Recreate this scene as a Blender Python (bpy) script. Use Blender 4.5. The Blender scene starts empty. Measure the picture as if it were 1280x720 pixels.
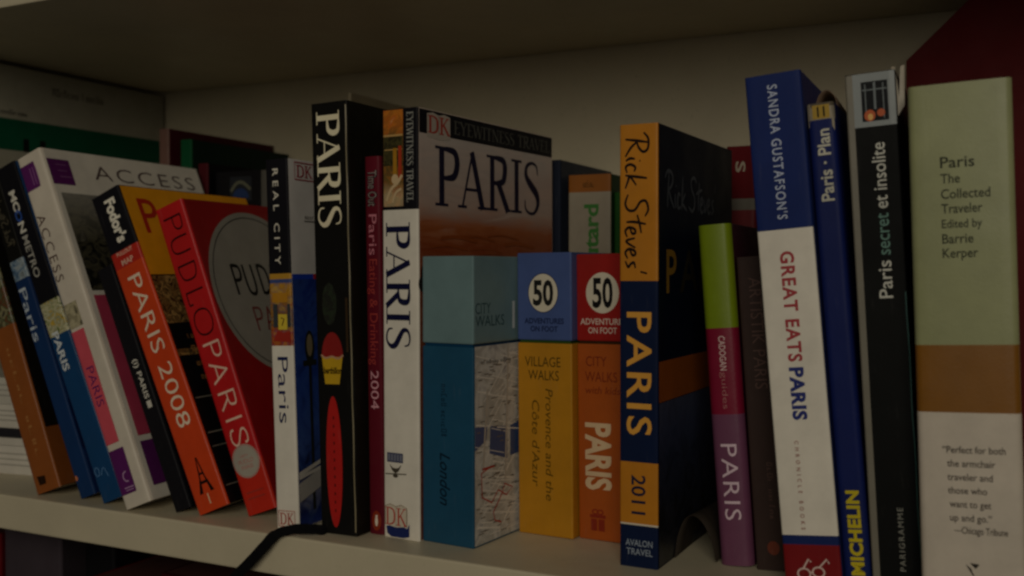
import bpy, bmesh, math, random
from mathutils import Vector, noise as mnoise

# ---------------------------------------------------------------- camera, world, light, exposure
S = bpy.context.scene
COL = S.collection
R = math.radians
cam = bpy.data.cameras.new("camera"); cam_o = bpy.data.objects.new("camera", cam); COL.objects.link(cam_o)
cam.sensor_width = 36; cam.lens = 1266 / 1280 * 36
cam_o.location = (0, 0, .138); cam_o.rotation_euler = (R(89.0), 0, R(26.5))
cam.clip_start = .01; cam.clip_end = 50
cam.dof.use_dof = True; cam.dof.focus_distance = .50; cam.dof.aperture_fstop = 10
S.camera = cam_o
W = bpy.data.worlds.new("World"); S.world = W; W.use_nodes = True
W.node_tree.nodes["Background"].inputs[0].default_value = (1.0, .90, .74, 1)
W.node_tree.nodes["Background"].inputs[1].default_value = .033
def area(name, loc, aim, size, power, colour):
    l = bpy.data.lights.new(name, 'AREA'); l.shape = 'DISK'; l.size = size; l.energy = power; l.color = colour
    o = bpy.data.objects.new(name, l); COL.objects.link(o); o.location = loc
    o.rotation_euler = (Vector(aim) - Vector(loc)).to_track_quat('-Z', 'Y').to_euler()
    return o
area("room_lamp_light", (.42, -1.36, .74), (-.25, .45, .10), 1.05, 10.6, (1.0, .92, .77))
S.view_settings.view_transform = 'Standard'; S.view_settings.look = 'None'
S.view_settings.exposure = 0; S.view_settings.gamma = 1
S.cycles.filter_width = 2.5
random.seed(4)

# ---------------------------------------------------------------- materials
def lin(h):
    h = h.lstrip('#'); v = [int(h[i:i + 2], 16) / 255 for i in (0, 2, 4)]
    return tuple(c / 12.92 if c <= .04045 else ((c + .055) / 1.055) ** 2.4 for c in v) + (1,)
_mats = {}
def newmat(key):
    m = bpy.data.materials.new(key); m.use_nodes = True
    nt = m.node_tree; return m, nt, nt.nodes["Principled BSDF"]
def N(nt, t, **kw):
    n = nt.nodes.new(t)
    for k, v in kw.items(): setattr(n, k, v)
    return n
def finish(nt, p, rough, bump=.12, bscale=900):
    tc = N(nt, 'ShaderNodeTexCoord')
    n = N(nt, 'ShaderNodeTexNoise'); n.inputs['Scale'].default_value = bscale; n.inputs['Detail'].default_value = 3
    nt.links.new(tc.outputs['Object'], n.inputs['Vector'])
    b = N(nt, 'ShaderNodeBump'); b.inputs['Strength'].default_value = bump; b.inputs['Distance'].default_value = .0004
    nt.links.new(n.outputs['Fac'], b.inputs['Height'])
    # broad waviness of printed card
    n2 = N(nt, 'ShaderNodeTexNoise'); n2.inputs['Scale'].default_value = 38; n2.inputs['Detail'].default_value = 1
    nt.links.new(tc.outputs['Object'], n2.inputs['Vector'])
    b2 = N(nt, 'ShaderNodeBump'); b2.inputs['Strength'].default_value = .25; b2.inputs['Distance'].default_value = .002
    nt.links.new(n2.outputs['Fac'], b2.inputs['Height']); nt.links.new(b2.outputs['Normal'], b.inputs['Normal'])
    nt.links.new(b.outputs['Normal'], p.inputs['Normal'])
    n3 = N(nt, 'ShaderNodeTexNoise'); n3.inputs['Scale'].default_value = 60; n3.inputs['Detail'].default_value = 5
    nt.links.new(tc.outputs['Object'], n3.inputs['Vector'])
    mr = N(nt, 'ShaderNodeMapRange'); mr.inputs['To Min'].default_value = max(rough - .1, .05); mr.inputs['To Max'].default_value = rough + .12
    nt.links.new(n3.outputs['Fac'], mr.inputs['Value']); nt.links.new(mr.outputs['Result'], p.inputs['Roughness'])
    return tc
def ink(h, rough=.38, var=.10, scuff=.04):
    """printed, slightly worn card of one colour"""
    k = ('ink', h, rough, var, scuff)
    if k in _mats: return _mats[k]
    m, nt, p = newmat('printed_card_' + h.lstrip('#'))
    c = lin(h)
    p.inputs['Specular IOR Level'].default_value = .32
    if max(c[:3]) < .13: rough += .08; p.inputs['Specular IOR Level'].default_value = .12; scuff *= .5
    tc = finish(nt, p, rough)
    n = N(nt, 'ShaderNodeTexNoise'); n.inputs['Scale'].default_value = 45; n.inputs['Detail'].default_value = 6; n.inputs['Roughness'].default_value = .65
    nt.links.new(tc.outputs['Object'], n.inputs['Vector'])
    r = N(nt, 'ShaderNodeValToRGB'); e = r.color_ramp.elements
    e[0].position = .3; e[1].position = .7
    e[0].color = tuple(x * (1 - var) for x in c[:3]) + (1,); e[1].color = tuple(min(x * (1 + var), .9) for x in c[:3]) + (1,)
    nt.links.new(n.outputs['Fac'], r.inputs['Fac'])
    # scuffs: thin vertical rubs, paler than the print
    mp = N(nt, 'ShaderNodeMapping'); mp.inputs['Scale'].default_value = (420, 420, 70)
    nt.links.new(tc.outputs['Object'], mp.inputs['Vector'])
    s = N(nt, 'ShaderNodeTexNoise'); s.inputs['Scale'].default_value = 1; s.inputs['Detail'].default_value = 4
    nt.links.new(mp.outputs['Vector'], s.inputs['Vector'])
    sr = N(nt, 'ShaderNodeMapRange'); sr.inputs['From Min'].default_value = .62; sr.inputs['From Max'].default_value = .78
    sr.inputs['To Max'].default_value = scuff; nt.links.new(s.outputs['Fac'], sr.inputs['Value'])
    mx = N(nt, 'ShaderNodeMix', data_type='RGBA'); mx.inputs['B'].default_value = (.5, .47, .42, 1)
    nt.links.new(sr.outputs['Result'], mx.inputs['Factor']); nt.links.new(r.outputs['Color'], mx.inputs['A'])
    nt.links.new(mx.outputs['Result'], p.inputs['Base Color'])
    _mats[k] = m; return m
def photo(key, cols, scale=90, rough=.35, stretch=(1, 1, 1), zramp=None, z0=0, z1=.1, zmix=.55):
    """a printed photograph: mottled picture colours, with a vertical order of colours where zramp is given"""
    if key in _mats: return _mats[key]
    m, nt, p = newmat(key); tc = finish(nt, p, rough)
    mp = N(nt, 'ShaderNodeMapping'); mp.inputs['Scale'].default_value = stretch
    nt.links.new(tc.outputs['Object'], mp.inputs['Vector'])
    n = N(nt, 'ShaderNodeTexNoise'); n.inputs['Scale'].default_value = scale; n.inputs['Detail'].default_value = 5
    n.inputs['Distortion'].default_value = 1.2
    nt.links.new(mp.outputs['Vector'], n.inputs['Vector'])
    r = N(nt, 'ShaderNodeValToRGB'); e = r.color_ramp.elements
    while len(e) < len(cols): e.new(.5)
    for i, c in enumerate(cols): e[i].position = .28 + .44 * i / max(1, len(cols) - 1); e[i].color = lin(c)
    nt.links.new(n.outputs['Fac'], r.inputs['Fac']); out = r.outputs['Color']
    if zramp:
        sx = N(nt, 'ShaderNodeSeparateXYZ'); nt.links.new(tc.outputs['Object'], sx.inputs[0])
        mr = N(nt, 'ShaderNodeMapRange'); mr.inputs['From Min'].default_value = z0; mr.inputs['From Max'].default_value = z1
        nt.links.new(sx.outputs['Z'], mr.inputs['Value'])
        ad = N(nt, 'ShaderNodeMath', operation='MULTIPLY_ADD'); ad.inputs[1].default_value = .16; 
        nt.links.new(n.outputs['Fac'], ad.inputs[0])
        sb = N(nt, 'ShaderNodeMath', operation='SUBTRACT'); sb.inputs[1].default_value = .08
        nt.links.new(mr.outputs['Result'], sb.inputs[0]); nt.links.new(sb.outputs[0], ad.inputs[2])
        rz = N(nt, 'ShaderNodeValToRGB'); ez = rz.color_ramp.elements
        while len(ez) < len(zramp): ez.new(.5)
        for i, (pp, c) in enumerate(zramp): ez[i].position = pp; ez[i].color = lin(c)
        nt.links.new(ad.outputs[0], rz.inputs['Fac'])
        mx = N(nt, 'ShaderNodeMix', data_type='RGBA'); mx.inputs['Factor'].default_value = zmix
        nt.links.new(out, mx.inputs['A']); nt.links.new(rz.outputs['Color'], mx.inputs['B']); out = mx.outputs['Result']
    nt.links.new(out, p.inputs['Base Color'])
    _mats[key] = m; return m
def pages(h='#d9ccb0'):
    k = ('pages', h)
    if k in _mats: return _mats[k]
    m, nt, p = newmat('page_edges'); p.inputs['Roughness'].default_value = .85
    tc = N(nt, 'ShaderNodeTexCoord'); mp = N(nt, 'ShaderNodeMapping'); mp.inputs['Scale'].default_value = (2600, 6, 6)
    nt.links.new(tc.outputs['Object'], mp.inputs['Vector'])
    n = N(nt, 'ShaderNodeTexNoise'); n.inputs['Scale'].default_value = 1; nt.links.new(mp.outputs['Vector'], n.inputs['Vector'])
    r = N(nt, 'ShaderNodeValToRGB'); e = r.color_ramp.elements; c = lin(h)
    e[0].position = .3; e[0].color = tuple(x * .62 for x in c[:3]) + (1,); e[1].position = .6; e[1].color = c
    nt.links.new(n.outputs['Fac'], r.inputs['Fac']); nt.links.new(r.outputs['Color'], p.inputs['Base Color'])
    _mats[k] = m; return m
def board(h, rough=.45):
    """lacquered furniture board with faint mottling, fine grain and dust specks"""
    k = ('board', h)
    if k in _mats: return _mats[k]
    m, nt, p = newmat('painted_board'); tc = finish(nt, p, rough, .2, 500)
    n = N(nt, 'ShaderNodeTexNoise'); n.inputs['Scale'].default_value = 9; n.inputs['Detail'].default_value = 8; n.inputs['Roughness'].default_value = .7
    nt.links.new(tc.outputs['Object'], n.inputs['Vector'])
    c = lin(h); r = N(nt, 'ShaderNodeValToRGB'); e = r.color_ramp.elements
    e[0].position = .3; e[0].color = tuple(x * .86 for x in c[:3]) + (1,); e[1].position = .65; e[1].color = c
    nt.links.new(n.outputs['Fac'], r.inputs['Fac'])
    s = N(nt, 'ShaderNodeTexNoise'); s.inputs['Scale'].default_value = 420; s.inputs['Detail'].default_value = 2
    nt.links.new(tc.outputs['Object'], s.inputs['Vector'])
    sr = N(nt, 'ShaderNodeMapRange'); sr.inputs['From Min'].default_value = .68; sr.inputs['From Max'].default_value = .76; sr.inputs['To Max'].default_value = .35
    nt.links.new(s.outputs['Fac'], sr.inputs['Value'])
    mx = N(nt, 'ShaderNodeMix', data_type='RGBA'); mx.inputs['B'].default_value = tuple(x * .45 for x in c[:3]) + (1,)
    nt.links.new(sr.outputs['Result'], mx.inputs['Factor']); nt.links.new(r.outputs['Color'], mx.inputs['A'])
    nt.links.new(mx.outputs['Result'], p.inputs['Base Color'])
    _mats[k] = m; return m

# ---------------------------------------------------------------- mesh helpers
class MB:
    def __init__(s): s.v = []; s.f = []; s.m = []; s.mats = []
    def mi(s, mat):
        if mat not in s.mats: s.mats.append(mat)
        return s.mats.index(mat)
    def add(s, vs, fs, mat):
        b = len(s.v); s.v += [tuple(v) for v in vs]; i = s.mi(mat)
        for f in fs: s.f.append(tuple(b + k for k in f)); s.m.append(i)
    def box(s, a, b, mat):
        (x0, y0, z0), (x1, y1, z1) = a, b
        s.add([(x0, y0, z0), (x1, y0, z0), (x1, y1, z0), (x0, y1, z0), (x0, y0, z1), (x1, y0, z1), (x1, y1, z1), (x0, y1, z1)],
              [(0, 3, 2, 1), (4, 5, 6, 7), (0, 1, 5, 4), (1, 2, 6, 5), (2, 3, 7, 6), (3, 0, 4, 7)], mat)
    def build(s, name, parent=None, bevel=0, smooth=False, seg=2):
        me = bpy.data.meshes.new(name); me.from_pydata(s.v, [], s.f)
        for m in s.mats: me.materials.append(m)
        me.polygons.foreach_set('material_index', s.m)
        me.update()
        if bevel:
            bm = bmesh.new(); bm.from_mesh(me)
            bmesh.ops.bevel(bm, geom=bm.edges[:], offset=bevel, segments=seg, affect='EDGES', profile=.6)
            bm.to_mesh(me); bm.free()
        if smooth:
            me.polygons.foreach_set('use_smooth', [True] * len(me.polygons))
        o = bpy.data.objects.new(name, me); COL.objects.link(o); o.parent = parent
        return o
def tag(o, label, cat, group=None):
    o['label'] = label; o['category'] = cat
    if group: o['group'] = group
    return o
def empty(name, loc, rot, label, cat, group=None):
    o = bpy.data.objects.new(name, None); COL.objects.link(o); o.empty_display_size = .02
    o.location = loc; o.rotation_euler = rot
    return tag(o, label, cat, group)

# ---------------------------------------------------------------- lettering
def smooth_pts(P, n=7, closed=False):
    out = []; k = len(P)
    rng = range(k if closed else k - 1)
    g = lambda i: P[i % k] if closed else P[max(0, min(k - 1, i))]
    for i in rng:
        a, b, c, d = g(i - 1), g(i), g(i + 1), g(i + 2)
        for j in range(n):
            t = j / n
            out.append(tuple(.5 * (2 * b[q] + (c[q] - a[q]) * t + (2 * a[q] - 5 * b[q] + 4 * c[q] - d[q]) * t * t + (3 * b[q] - a[q] - 3 * c[q] + d[q]) * t ** 3) for q in range(len(b))))
    out.append(tuple(P[0] if closed else P[-1])); return out
def ribbon(P):
    """P: (x, y, width) -> quads"""
    vs = []; fs = []
    for i, (x, y, w) in enumerate(P):
        x0, y0, _ = P[max(0, i - 1)]; x1, y1, _ = P[min(len(P) - 1, i + 1)]
        if i == 0 and P[0][:2] == P[-1][:2]: x0, y0 = P[-2][:2]
        if i == len(P) - 1 and P[0][:2] == P[-1][:2]: x1, y1 = P[1][:2]
        dx, dy = x1 - x0, y1 - y0; l = math.hypot(dx, dy) or 1
        nx, ny = -dy / l * w / 2, dx / l * w / 2
        vs += [(x + nx, y + ny), (x - nx, y - ny)]
        if i: b = 2 * i; fs.append((b - 2, b - 1, b + 1, b))
    return vs, fs
# skeleton capitals: advance, strokes (points, weight k = thick stem, n = thin, c = curved bowl; '~' closed loop), serif spots
GL = {
 'P': (.60, [('k', [(.16, 0), (.16, 1)]), ('c', [(.16, .965), (.34, .965), (.54, .92), (.60, .73), (.52, .53), (.34, .48), (.16, .48)])], [(.16, 0, .36), (.08, 1, .2)]),
 'A': (.74, [('n', [(.06, 0), (.37, 1)]), ('k', [(.35, .99), (.68, 0)]), ('n', [(.17, .33), (.56, .33)])], [(.06, 0, .26), (.68, 0, .3)]),
 'R': (.72, [('k', [(.16, 0), (.16, 1)]), ('c', [(.16, .965), (.34, .965), (.54, .92), (.58, .75), (.52, .56), (.34, .51), (.16, .51)]), ('k', [(.36, .51), (.68, 0)])], [(.16, 0, .34), (.08, 1, .2), (.69, 0, .2)]),
 'I': (.34, [('k', [(.17, 0), (.17, 1)])], [(.17, 0, .36), (.17, 1, .36)]),
 'S': (.56, [('s', [(.50, .76), (.46, .93), (.29, .985), (.10, .90), (.09, .71), (.28, .54), (.47, .38), (.51, .19), (.38, .03), (.20, .015), (.06, .10), (.04, .26)])], []),
 'E': (.62, [('k', [(.16, 0), (.16, 1)]), ('n', [(.16, .975), (.55, .975)]), ('n', [(.16, .51), (.45, .51)]), ('n', [(.16, .025), (.58, .025)]), ('n', [(.55, .98), (.55, .8)]), ('n', [(.58, .02), (.58, .22)])], [(.1, 0, .2), (.1, 1, .2)]),
 'Y': (.70, [('k', [(.05, 1), (.36, .48)]), ('n', [(.66, 1), (.36, .48)]), ('k', [(.36, .5), (.36, 0)])], [(.06, 1, .26), (.64, 1, .24), (.36, 0, .32)]),
 'W': (1.02, [('k', [(.05, 1), (.29, 0)]), ('n', [(.29, 0), (.52, 1)]), ('k', [(.50, 1), (.76, 0)]), ('n', [(.76, 0), (.98, 1)])], [(.07, 1, .26), (.96, 1, .22)]),
 'N': (.80, [('n', [(.12, 0), (.12, 1)]), ('k', [(.1, 1), (.68, 0)]), ('n', [(.68, 0), (.68, 1)])], [(.12, 0, .24), (.68, 1, .24)]),
 'T': (.66, [('k', [(.33, 0), (.33, 1)]), ('n', [(.04, .975), (.62, .975)]), ('n', [(.04, .98), (.04, .8)]), ('n', [(.62, .98), (.62, .8)])], [(.33, 0, .32)]),
 'L': (.60, [('k', [(.16, 1), (.16, 0)]), ('n', [(.16, .025), (.56, .025)]), ('n', [(.56, .02), (.56, .24)])], [(.16, 1, .34), (.1, 0, .18)]),
 'V': (.70, [('k', [(.05, 1), (.36, 0)]), ('n', [(.36, 0), (.66, 1)])], [(.07, 1, .26), (.64, 1, .24)]),
 'D': (.74, [('k', [(.16, 0), (.16, 1)]), ('c', [(.16, .965), (.36, .965), (.60, .83), (.66, .5), (.60, .17), (.36, .035), (.16, .035)])], [(.1, 0, .2), (.1, 1, .2)]),
 'K': (.72, [('k', [(.16, 0), (.16, 1)]), ('n', [(.60, 1), (.17, .42)]), ('k', [(.30, .58), (.67, 0)])], [(.16, 0, .32), (.16, 1, .32), (.66, 0, .22), (.59, 1, .22)]),
 'U': (.70, [('c', [(.10, 1), (.10, .35), (.18, .08), (.35, .01), (.52, .08), (.60, .35), (.60, 1)])], []),
 'O': (.88, [('~', [(.44, 1), (.13, .86), (.03, .5), (.13, .14), (.44, 0), (.75, .14), (.85, .5), (.75, .86)])], []),
 'C': (.76, [('c', [(.70, .86), (.44, 1), (.14, .86), (.04, .5), (.14, .14), (.44, 0), (.70, .14)])], []),
 ' ': (.36, [], []),
}
def glyphs(s, serif=True, thick=.15, thin=.045, gap=.05):
    out = []; x = 0; e = 0
    for ch in s:
        adv, st, sf = GL[ch]
        for kind, P in st:
            if kind in 'kn' or (kind == 'c' and len(P) == 2):
                w = (thick if kind == 'k' else thin) if serif else thick
                Q = [(px, py, w) for px, py in P]
            else:
                if not serif: Q = smooth_pts([(px, py, thick) for px, py in P], 6, kind == '~')
                elif kind == 's':
                    ws = [.03, .05, .06, .09, .13, .17, .17, .12, .07, .06, .05, .03]
                    Q = smooth_pts([(px, py, w * thick / .15) for (px, py), w in zip(P, ws)], 6)
                else:
                    n = len(P); Q = smooth_pts([(px, py, thin + (thick * 1.05 - thin) * max(0, math.sin(math.pi * i / (n - 1))) ** 1.3) for i, (px, py) in enumerate(P)], 6, kind == '~')
                if not serif and kind == '~': pass
            vs, fs = ribbon(Q); e += 1
            out.append(([(px + x, py) for px, py in vs], fs, e))
        if serif:
            for sx, sy, sw in sf:
                y0, y1 = (0, thin * .9) if sy == 0 else (1 - thin * .9, 1); e += 1
                out.append(([(x + sx - sw / 2, y0), (x + sx + sw / 2, y0), (x + sx + sw / 2, y1), (x + sx - sw / 2, y1)], [(0, 1, 2, 3)], e))
        x += adv + gap
    return out, x - gap
def script_signature():
    """a quick handwritten signature: capital R, i, c, k, capital S, t, e, v, e, s, apostrophe"""
    T = [[(.14, 0), (.20, .5), (.27, .97)], [(-.06, .80), (.15, 1.0), (.48, .98), (.58, .78), (.42, .58), (.2, .5)], [(.24, .52), (.42, .25), (.72, .0)],
         [(.80, .42), (.78, .2), (.86, .02)], [(.86, .62), (.89, .66)],
         [(1.22, .38), (1.08, .44), (.98, .22), (1.06, .02), (1.26, .08)],
         [(1.46, .95), (1.40, .5), (1.34, 0)], [(1.68, .48), (1.38, .2), (1.52, .12), (1.78, .0)],
         [(2.72, .86), (2.50, 1.0), (2.22, .9), (2.24, .66), (2.50, .42), (2.50, .14), (2.28, .0), (1.98, .12)],
         [(2.98, .9), (2.90, .4), (2.90, .04)], [(2.66, .52), (2.95, .62), (3.28, .70)],
         [(3.10, .2), (3.28, .3), (3.26, .44), (3.14, .40), (3.08, .16), (3.2, .0), (3.40, .08)],
         [(3.44, .42), (3.54, .03), (3.76, .44)],
         [(3.82, .2), (4.0, .3), (3.98, .44), (3.86, .40), (3.80, .16), (3.92, .0), (4.12, .1)],
         [(4.44, .44), (4.26, .38), (4.30, .24), (4.40, .12), (4.2, .0)], [(4.62, .95), (4.56, .66)]]
    out = []
    for i, P in enumerate(T):
        Q = [(x, y, .085 * (.75 if j in (0, len(P) - 1) else 1.15)) for j, (x, y) in enumerate(P)]
        vs, fs = ribbon(smooth_pts(Q, 5)); out.append((vs, fs, i))
    return out, 4.7
_fc = {}
def font_text(s, bold=0, shear=0, spacing=1):
    k = (s, bold, shear, spacing)
    if k not in _fc:
        cu = bpy.data.curves.new('lettering_source', 'FONT'); cu.body = s; cu.offset = bold; cu.shear = shear; cu.resolution_u = 3
        cu.space_character = spacing
        ob = bpy.data.objects.new('lettering_source', cu)
        me = bpy.data.meshes.new_from_object(ob)
        vs = [(v.co.x, v.co.y) for v in me.vertices]; fs = [tuple(p.vertices) for p in me.polygons]
        bpy.data.objects.remove(ob); bpy.data.curves.remove(cu); bpy.data.meshes.remove(me)
        _fc[k] = (vs, fs)
    return _fc[k]
_h = font_text('H')[0]; CAPH = max(v[1] for v in _h)

def finer(vs, fs, lim=1.3):
    """split faces until no edge spans far across a rounded spine"""
    vs = list(vs); out = []; st = []
    for f in fs: st += [(f[0], f[i], f[i + 1]) for i in range(1, len(f) - 1)]
    while st:
        a, b, c = st.pop()
        E = [(abs(vs[p][0] - vs[q][0]), k) for k, (p, q) in enumerate(((a, b), (b, c), (c, a)))]
        m, k = max(E)
        if m < lim: out.append((a, b, c)); continue
        a, b, c = ((a, b, c), (b, c, a), (c, a, b))[k]
        vs.append(((vs[a][0] + vs[b][0]) / 2, (vs[a][1] + vs[b][1]) / 2)); n = len(vs) - 1
        st += [(a, n, c), (n, b, c)]
    return vs, out
class Surf:
    """a flat or rounded face of a thing; art is given in millimetres (across, up) and lies a hair above the face"""
    def __init__(s, fn, owner, curved=False): s.fn = fn; s.owner = owner; s.layer = 0; s.curved = curved
    def put(s, name, pieces, mat, label=None):
        mb = MB(); s.layer += 1; base = .00006 + .00005 * s.layer
        for vs, fs, e in pieces:
            if s.curved: vs, fs = finer(vs, fs)
            mb.add([s.fn(a / 1000, b / 1000, base + e * 1.2e-6) for a, b in vs], fs, mat)
        o = mb.build(name, s.owner)
        if label: o['label'] = label
        return o
def place(pieces, width, p0, p1, cap, capn=1.0):
    """lay 2-D lettering along p0 -> p1 (millimetres), centred on that line"""
    (x0, y0), (x1, y1) = p0, p1; dx, dy = x1 - x0, y1 - y0
    if abs(dx) < .3 * abs(dy): m = (x0 + x1) / 2; x0 = x1 = m
    elif abs(dy) < .3 * abs(dx): m = (y0 + y1) / 2; y0 = y1 = m
    dx, dy = x1 - x0, y1 - y0; L = math.hypot(dx, dy); ux, uy = dx / L, dy / L
    sx = L / width; sy = cap / capn; out = []
    for vs, fs, e in pieces:
        out.append(([(x0 + ux * X * sx - uy * (Y - capn / 2) * sy, y0 + uy * X * sx + ux * (Y - capn / 2) * sy) for X, Y in vs], fs, e))
    return out
def text(surf, s, p0, p1, cap, mat, name='lettering', bold=0, shear=0, spacing=1, label=None, join=None):
    vs, fs = font_text(s, bold, shear, spacing)
    x0 = min(v[0] for v in vs); x1 = max(v[0] for v in vs)
    pc = place([([(x - x0, y) for x, y in vs], fs, 0)], x1 - x0, p0, p1, cap, CAPH)
    if join is not None: join += pc; return
    return surf.put(name, pc, mat, label)
def stext(surf, s, p0, p1, cap, mat, name='title', serif=True, thick=.15, thin=.045, gap=.05, join=None):
    g, w = glyphs(s, serif, thick, thin, gap)
    pc = place(g, w, p0, p1, cap)
    if join is not None: join += pc; return
    return surf.put(name, pc, mat)
def scribble(surf, p0, p1, cap, mat, name='small_print', seed=1, words=2, join=None):
    """print too small or too blurred to read: word-like rows of strokes"""
    rd = random.Random(seed); pc = []; x = 0; e = 0
    for w_ in range(words):
        for k in range(rd.randint(4, 7)):
            hh = rd.choice([.62, .62, .7, 1.0]); ww = rd.choice([.3, .42, .5])
            pc.append(rect_pc((x, 0), (x + .13, hh), e, 1)); e += 1
            if rd.random() < .75: pc.append(rect_pc((x, hh - .13), (x + ww, hh), e, 1)); e += 1
            if rd.random() < .5: pc.append(rect_pc((x, 0), (x + ww, .13), e, 1)); e += 1
            if rd.random() < .6: pc.append(rect_pc((x + ww - .12, 0), (x + ww, hh), e, 1)); e += 1
            x += ww + .2
        x += .45
    pc = place(pc, x - .65, p0, p1, cap)
    if join is not None: join += pc; return
    return surf.put(name, pc, mat)
def signature(surf, p0, p1, cap, mat, name='signature_title'):
    g, w = script_signature(); return surf.put(name, place(g, w, p0, p1, cap), mat)
def rect_pc(p0, p1, e=0, nx=8, skew=0):
    (x0, y0), (x1, y1) = p0, p1
    vs = []; fs = []
    for i in range(nx + 1):
        x = x0 + (x1 - x0) * i / nx; vs += [(x, min(y0, y1)), (x + skew, max(y0, y1))]
        if i: b = 2 * i; f = (b - 2, b, b + 1, b - 1); fs.append(f if x1 > x0 else f[::-1])
    return (vs, fs, e)
def rect(surf, p0, p1, mat, name='panel', label=None): return surf.put(name, [rect_pc(p0, p1)], mat, label)
def ell_pc(c, rx, rz, e=0, n=36, a0=0, a1=2 * math.pi):
    vs = [c] + [(c[0] + rx * math.cos(a0 + (a1 - a0) * i / n), c[1] + rz * math.sin(a0 + (a1 - a0) * i / n)) for i in range(n + 1)]
    return (vs, [(0, i, i + 1) for i in range(1, n + 1)], e)
def poly_pc(P, e=0): return (P, [tuple(range(len(P)))], e)
def line_pc(P, w, e=0, sm=0):
    Q = [(x, y, w) for x, y in P]
    if sm: Q = smooth_pts(Q, sm)
    vs, fs = ribbon(Q); return (vs, fs, e)
def ring_pc(c, rx, rz, w, e=0, n=40):
    return line_pc([(c[0] + rx * math.cos(2 * math.pi * i / n), c[1] + rz * math.sin(2 * math.pi * i / n)) for i in range(n + 1)], w, e)

# ---------------------------------------------------------------- a bound book
BOOKS = "guidebooks standing on the shelf"
def book(fit, label, bands, cover='#222222', back=None, rr=.0012, bulge=0, page='#d9ccb0', name='guidebook', group=BOOKS, cover_mat=None, hard=0, z=0):
    """fit: x, y, yaw, lean, width, height, depth. bands: spine colours [(height share where the band begins, material)], from the bottom up"""
    x, y, yaw, lean, w, h, d = fit
    root = empty(name, (x, y, z), (0, lean, yaw), label, 'book', group)
    def prof(a):
        a = min(max(a, 0), w); e = min(a, w - a); r = 0
        if e < rr: r = rr - math.sqrt(max(0, rr * rr - (rr - e) ** 2))
        return r + bulge * ((2 * a / w - 1) ** 2)
    xs = sorted(set([0, rr * .12, rr * .35, rr * .65, rr] + [rr + (w - 2 * rr) * i / 10 for i in range(1, 10)] + [w - rr, w - rr * .65, w - rr * .35, w - rr * .12, w]))
    xs = [a for a in xs if 0 <= a <= w]
    mb = MB(); cuts = [b[0] for b in bands] + [1.0]
    for (z0, m), z1 in zip(bands, cuts[1:]):
        vs = []; fs = []
        nz = max(1, int((z1 - z0) * 10))
        for j in range(nz + 1):
            zz = h * (z0 + (z1 - z0) * j / nz)
            vs += [(a, prof(a), zz) for a in xs]
        k = len(xs)
        for j in range(nz):
            for i in range(k - 1): fs.append((j * k + i, j * k + i + 1, (j + 1) * k + i + 1, (j + 1) * k + i))
        mb.add(vs, fs, m)
    e = prof(0) + .0009
    for zz, m in ((0, bands[0][1]), (h, bands[-1][1])):
        vs = [(a, prof(a), zz) for a in xs] + [(a, max(prof(a) + .0004, e), zz) for a in xs]; k = len(xs)
        mb.add(vs, [(i, k + i, k + i + 1, i + 1) if zz == 0 else (i, i + 1, k + i + 1, k + i) for i in range(k - 1)], m)
    me = mb.build('spine', root, smooth=False)
    for p in me.data.polygons: p.use_smooth = abs(p.normal.z) < .5
    cm = cover_mat or ink(cover); bm_ = ink(back or cover)
    t = .0006 + hard * .0018; y0 = prof(0) + .00003
    fc = MB(); fc.box((w - t, y0, 0), (w, d, h), cm); fco = fc.build('front_cover', root, bevel=.00015, seg=1)
    bc = MB(); bc.box((0, y0, 0), (t, d, h), bm_); bc.build('back_cover', root, bevel=.00015, seg=1)
    iz = .0005 + .003 * hard; pb = MB()
    pb.box((t + .0001, prof(w / 2) + .0016 + bulge, iz), (w - t - .0001, d - .0012 - .003 * hard, h - iz), pages(page)); pb.build('page_block', root)
    ss = Surf(lambda a, b, o: (a, prof(a) - o, b), me, bulge > 0)
    cs = Surf(lambda a, b, o: (w + o, a, b), fco)
    return root, ss, cs
def plain(xyz, w, h, d, label, bands, cover, yaw=0, lean=0, **kw):
    return book((xyz[0], xyz[1], yaw, lean, w, h, d), label, bands, cover, z=xyz[2], **kw)

INKW = '#e9e2d0'
white = ink('#e6dfd0'); cream = ink('#efe0bd'); navy = ink('#1a2350'); black = ink('#16151a'); red = ink('#a81c20')

# ---------------------------------------------------------------- the bookcase
XL, XR, YF, YB, ZT = -.707, .42, .416, .683, .298
bc = empty('bookcase', (XL - .02, YF, -.36), (0, 0, 0), "cream painted bookcase whose shelf carries the row of books", 'bookcase')
def bpart(name, a, b):
    off = Vector(bc.location); mb = MB()
    mb.box(tuple(Vector(a) - off), tuple(Vector(b) - off), board('#d0c5a8')); return mb.build(name, bc, bevel=.0012)
bpart('shelf', (XL, YF, -.0212), (XR, YB, 0))
bpart('shelf', (XL, YF, ZT), (XR, YB, ZT + .0212))
bpart('shelf', (XL, YF, -.36), (XR, YB, -.338))
bpart('side_panel', (XL - .02, YF, -.36), (XL - .0004, YB, .62))
bpart('side_panel', (XR + .0004, YF, -.36), (XR + .02, YB, .62))
bpart('back_panel', (XL - .02, YB + .0006, -.36), (XR + .02, YB + .008, .62))

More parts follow.
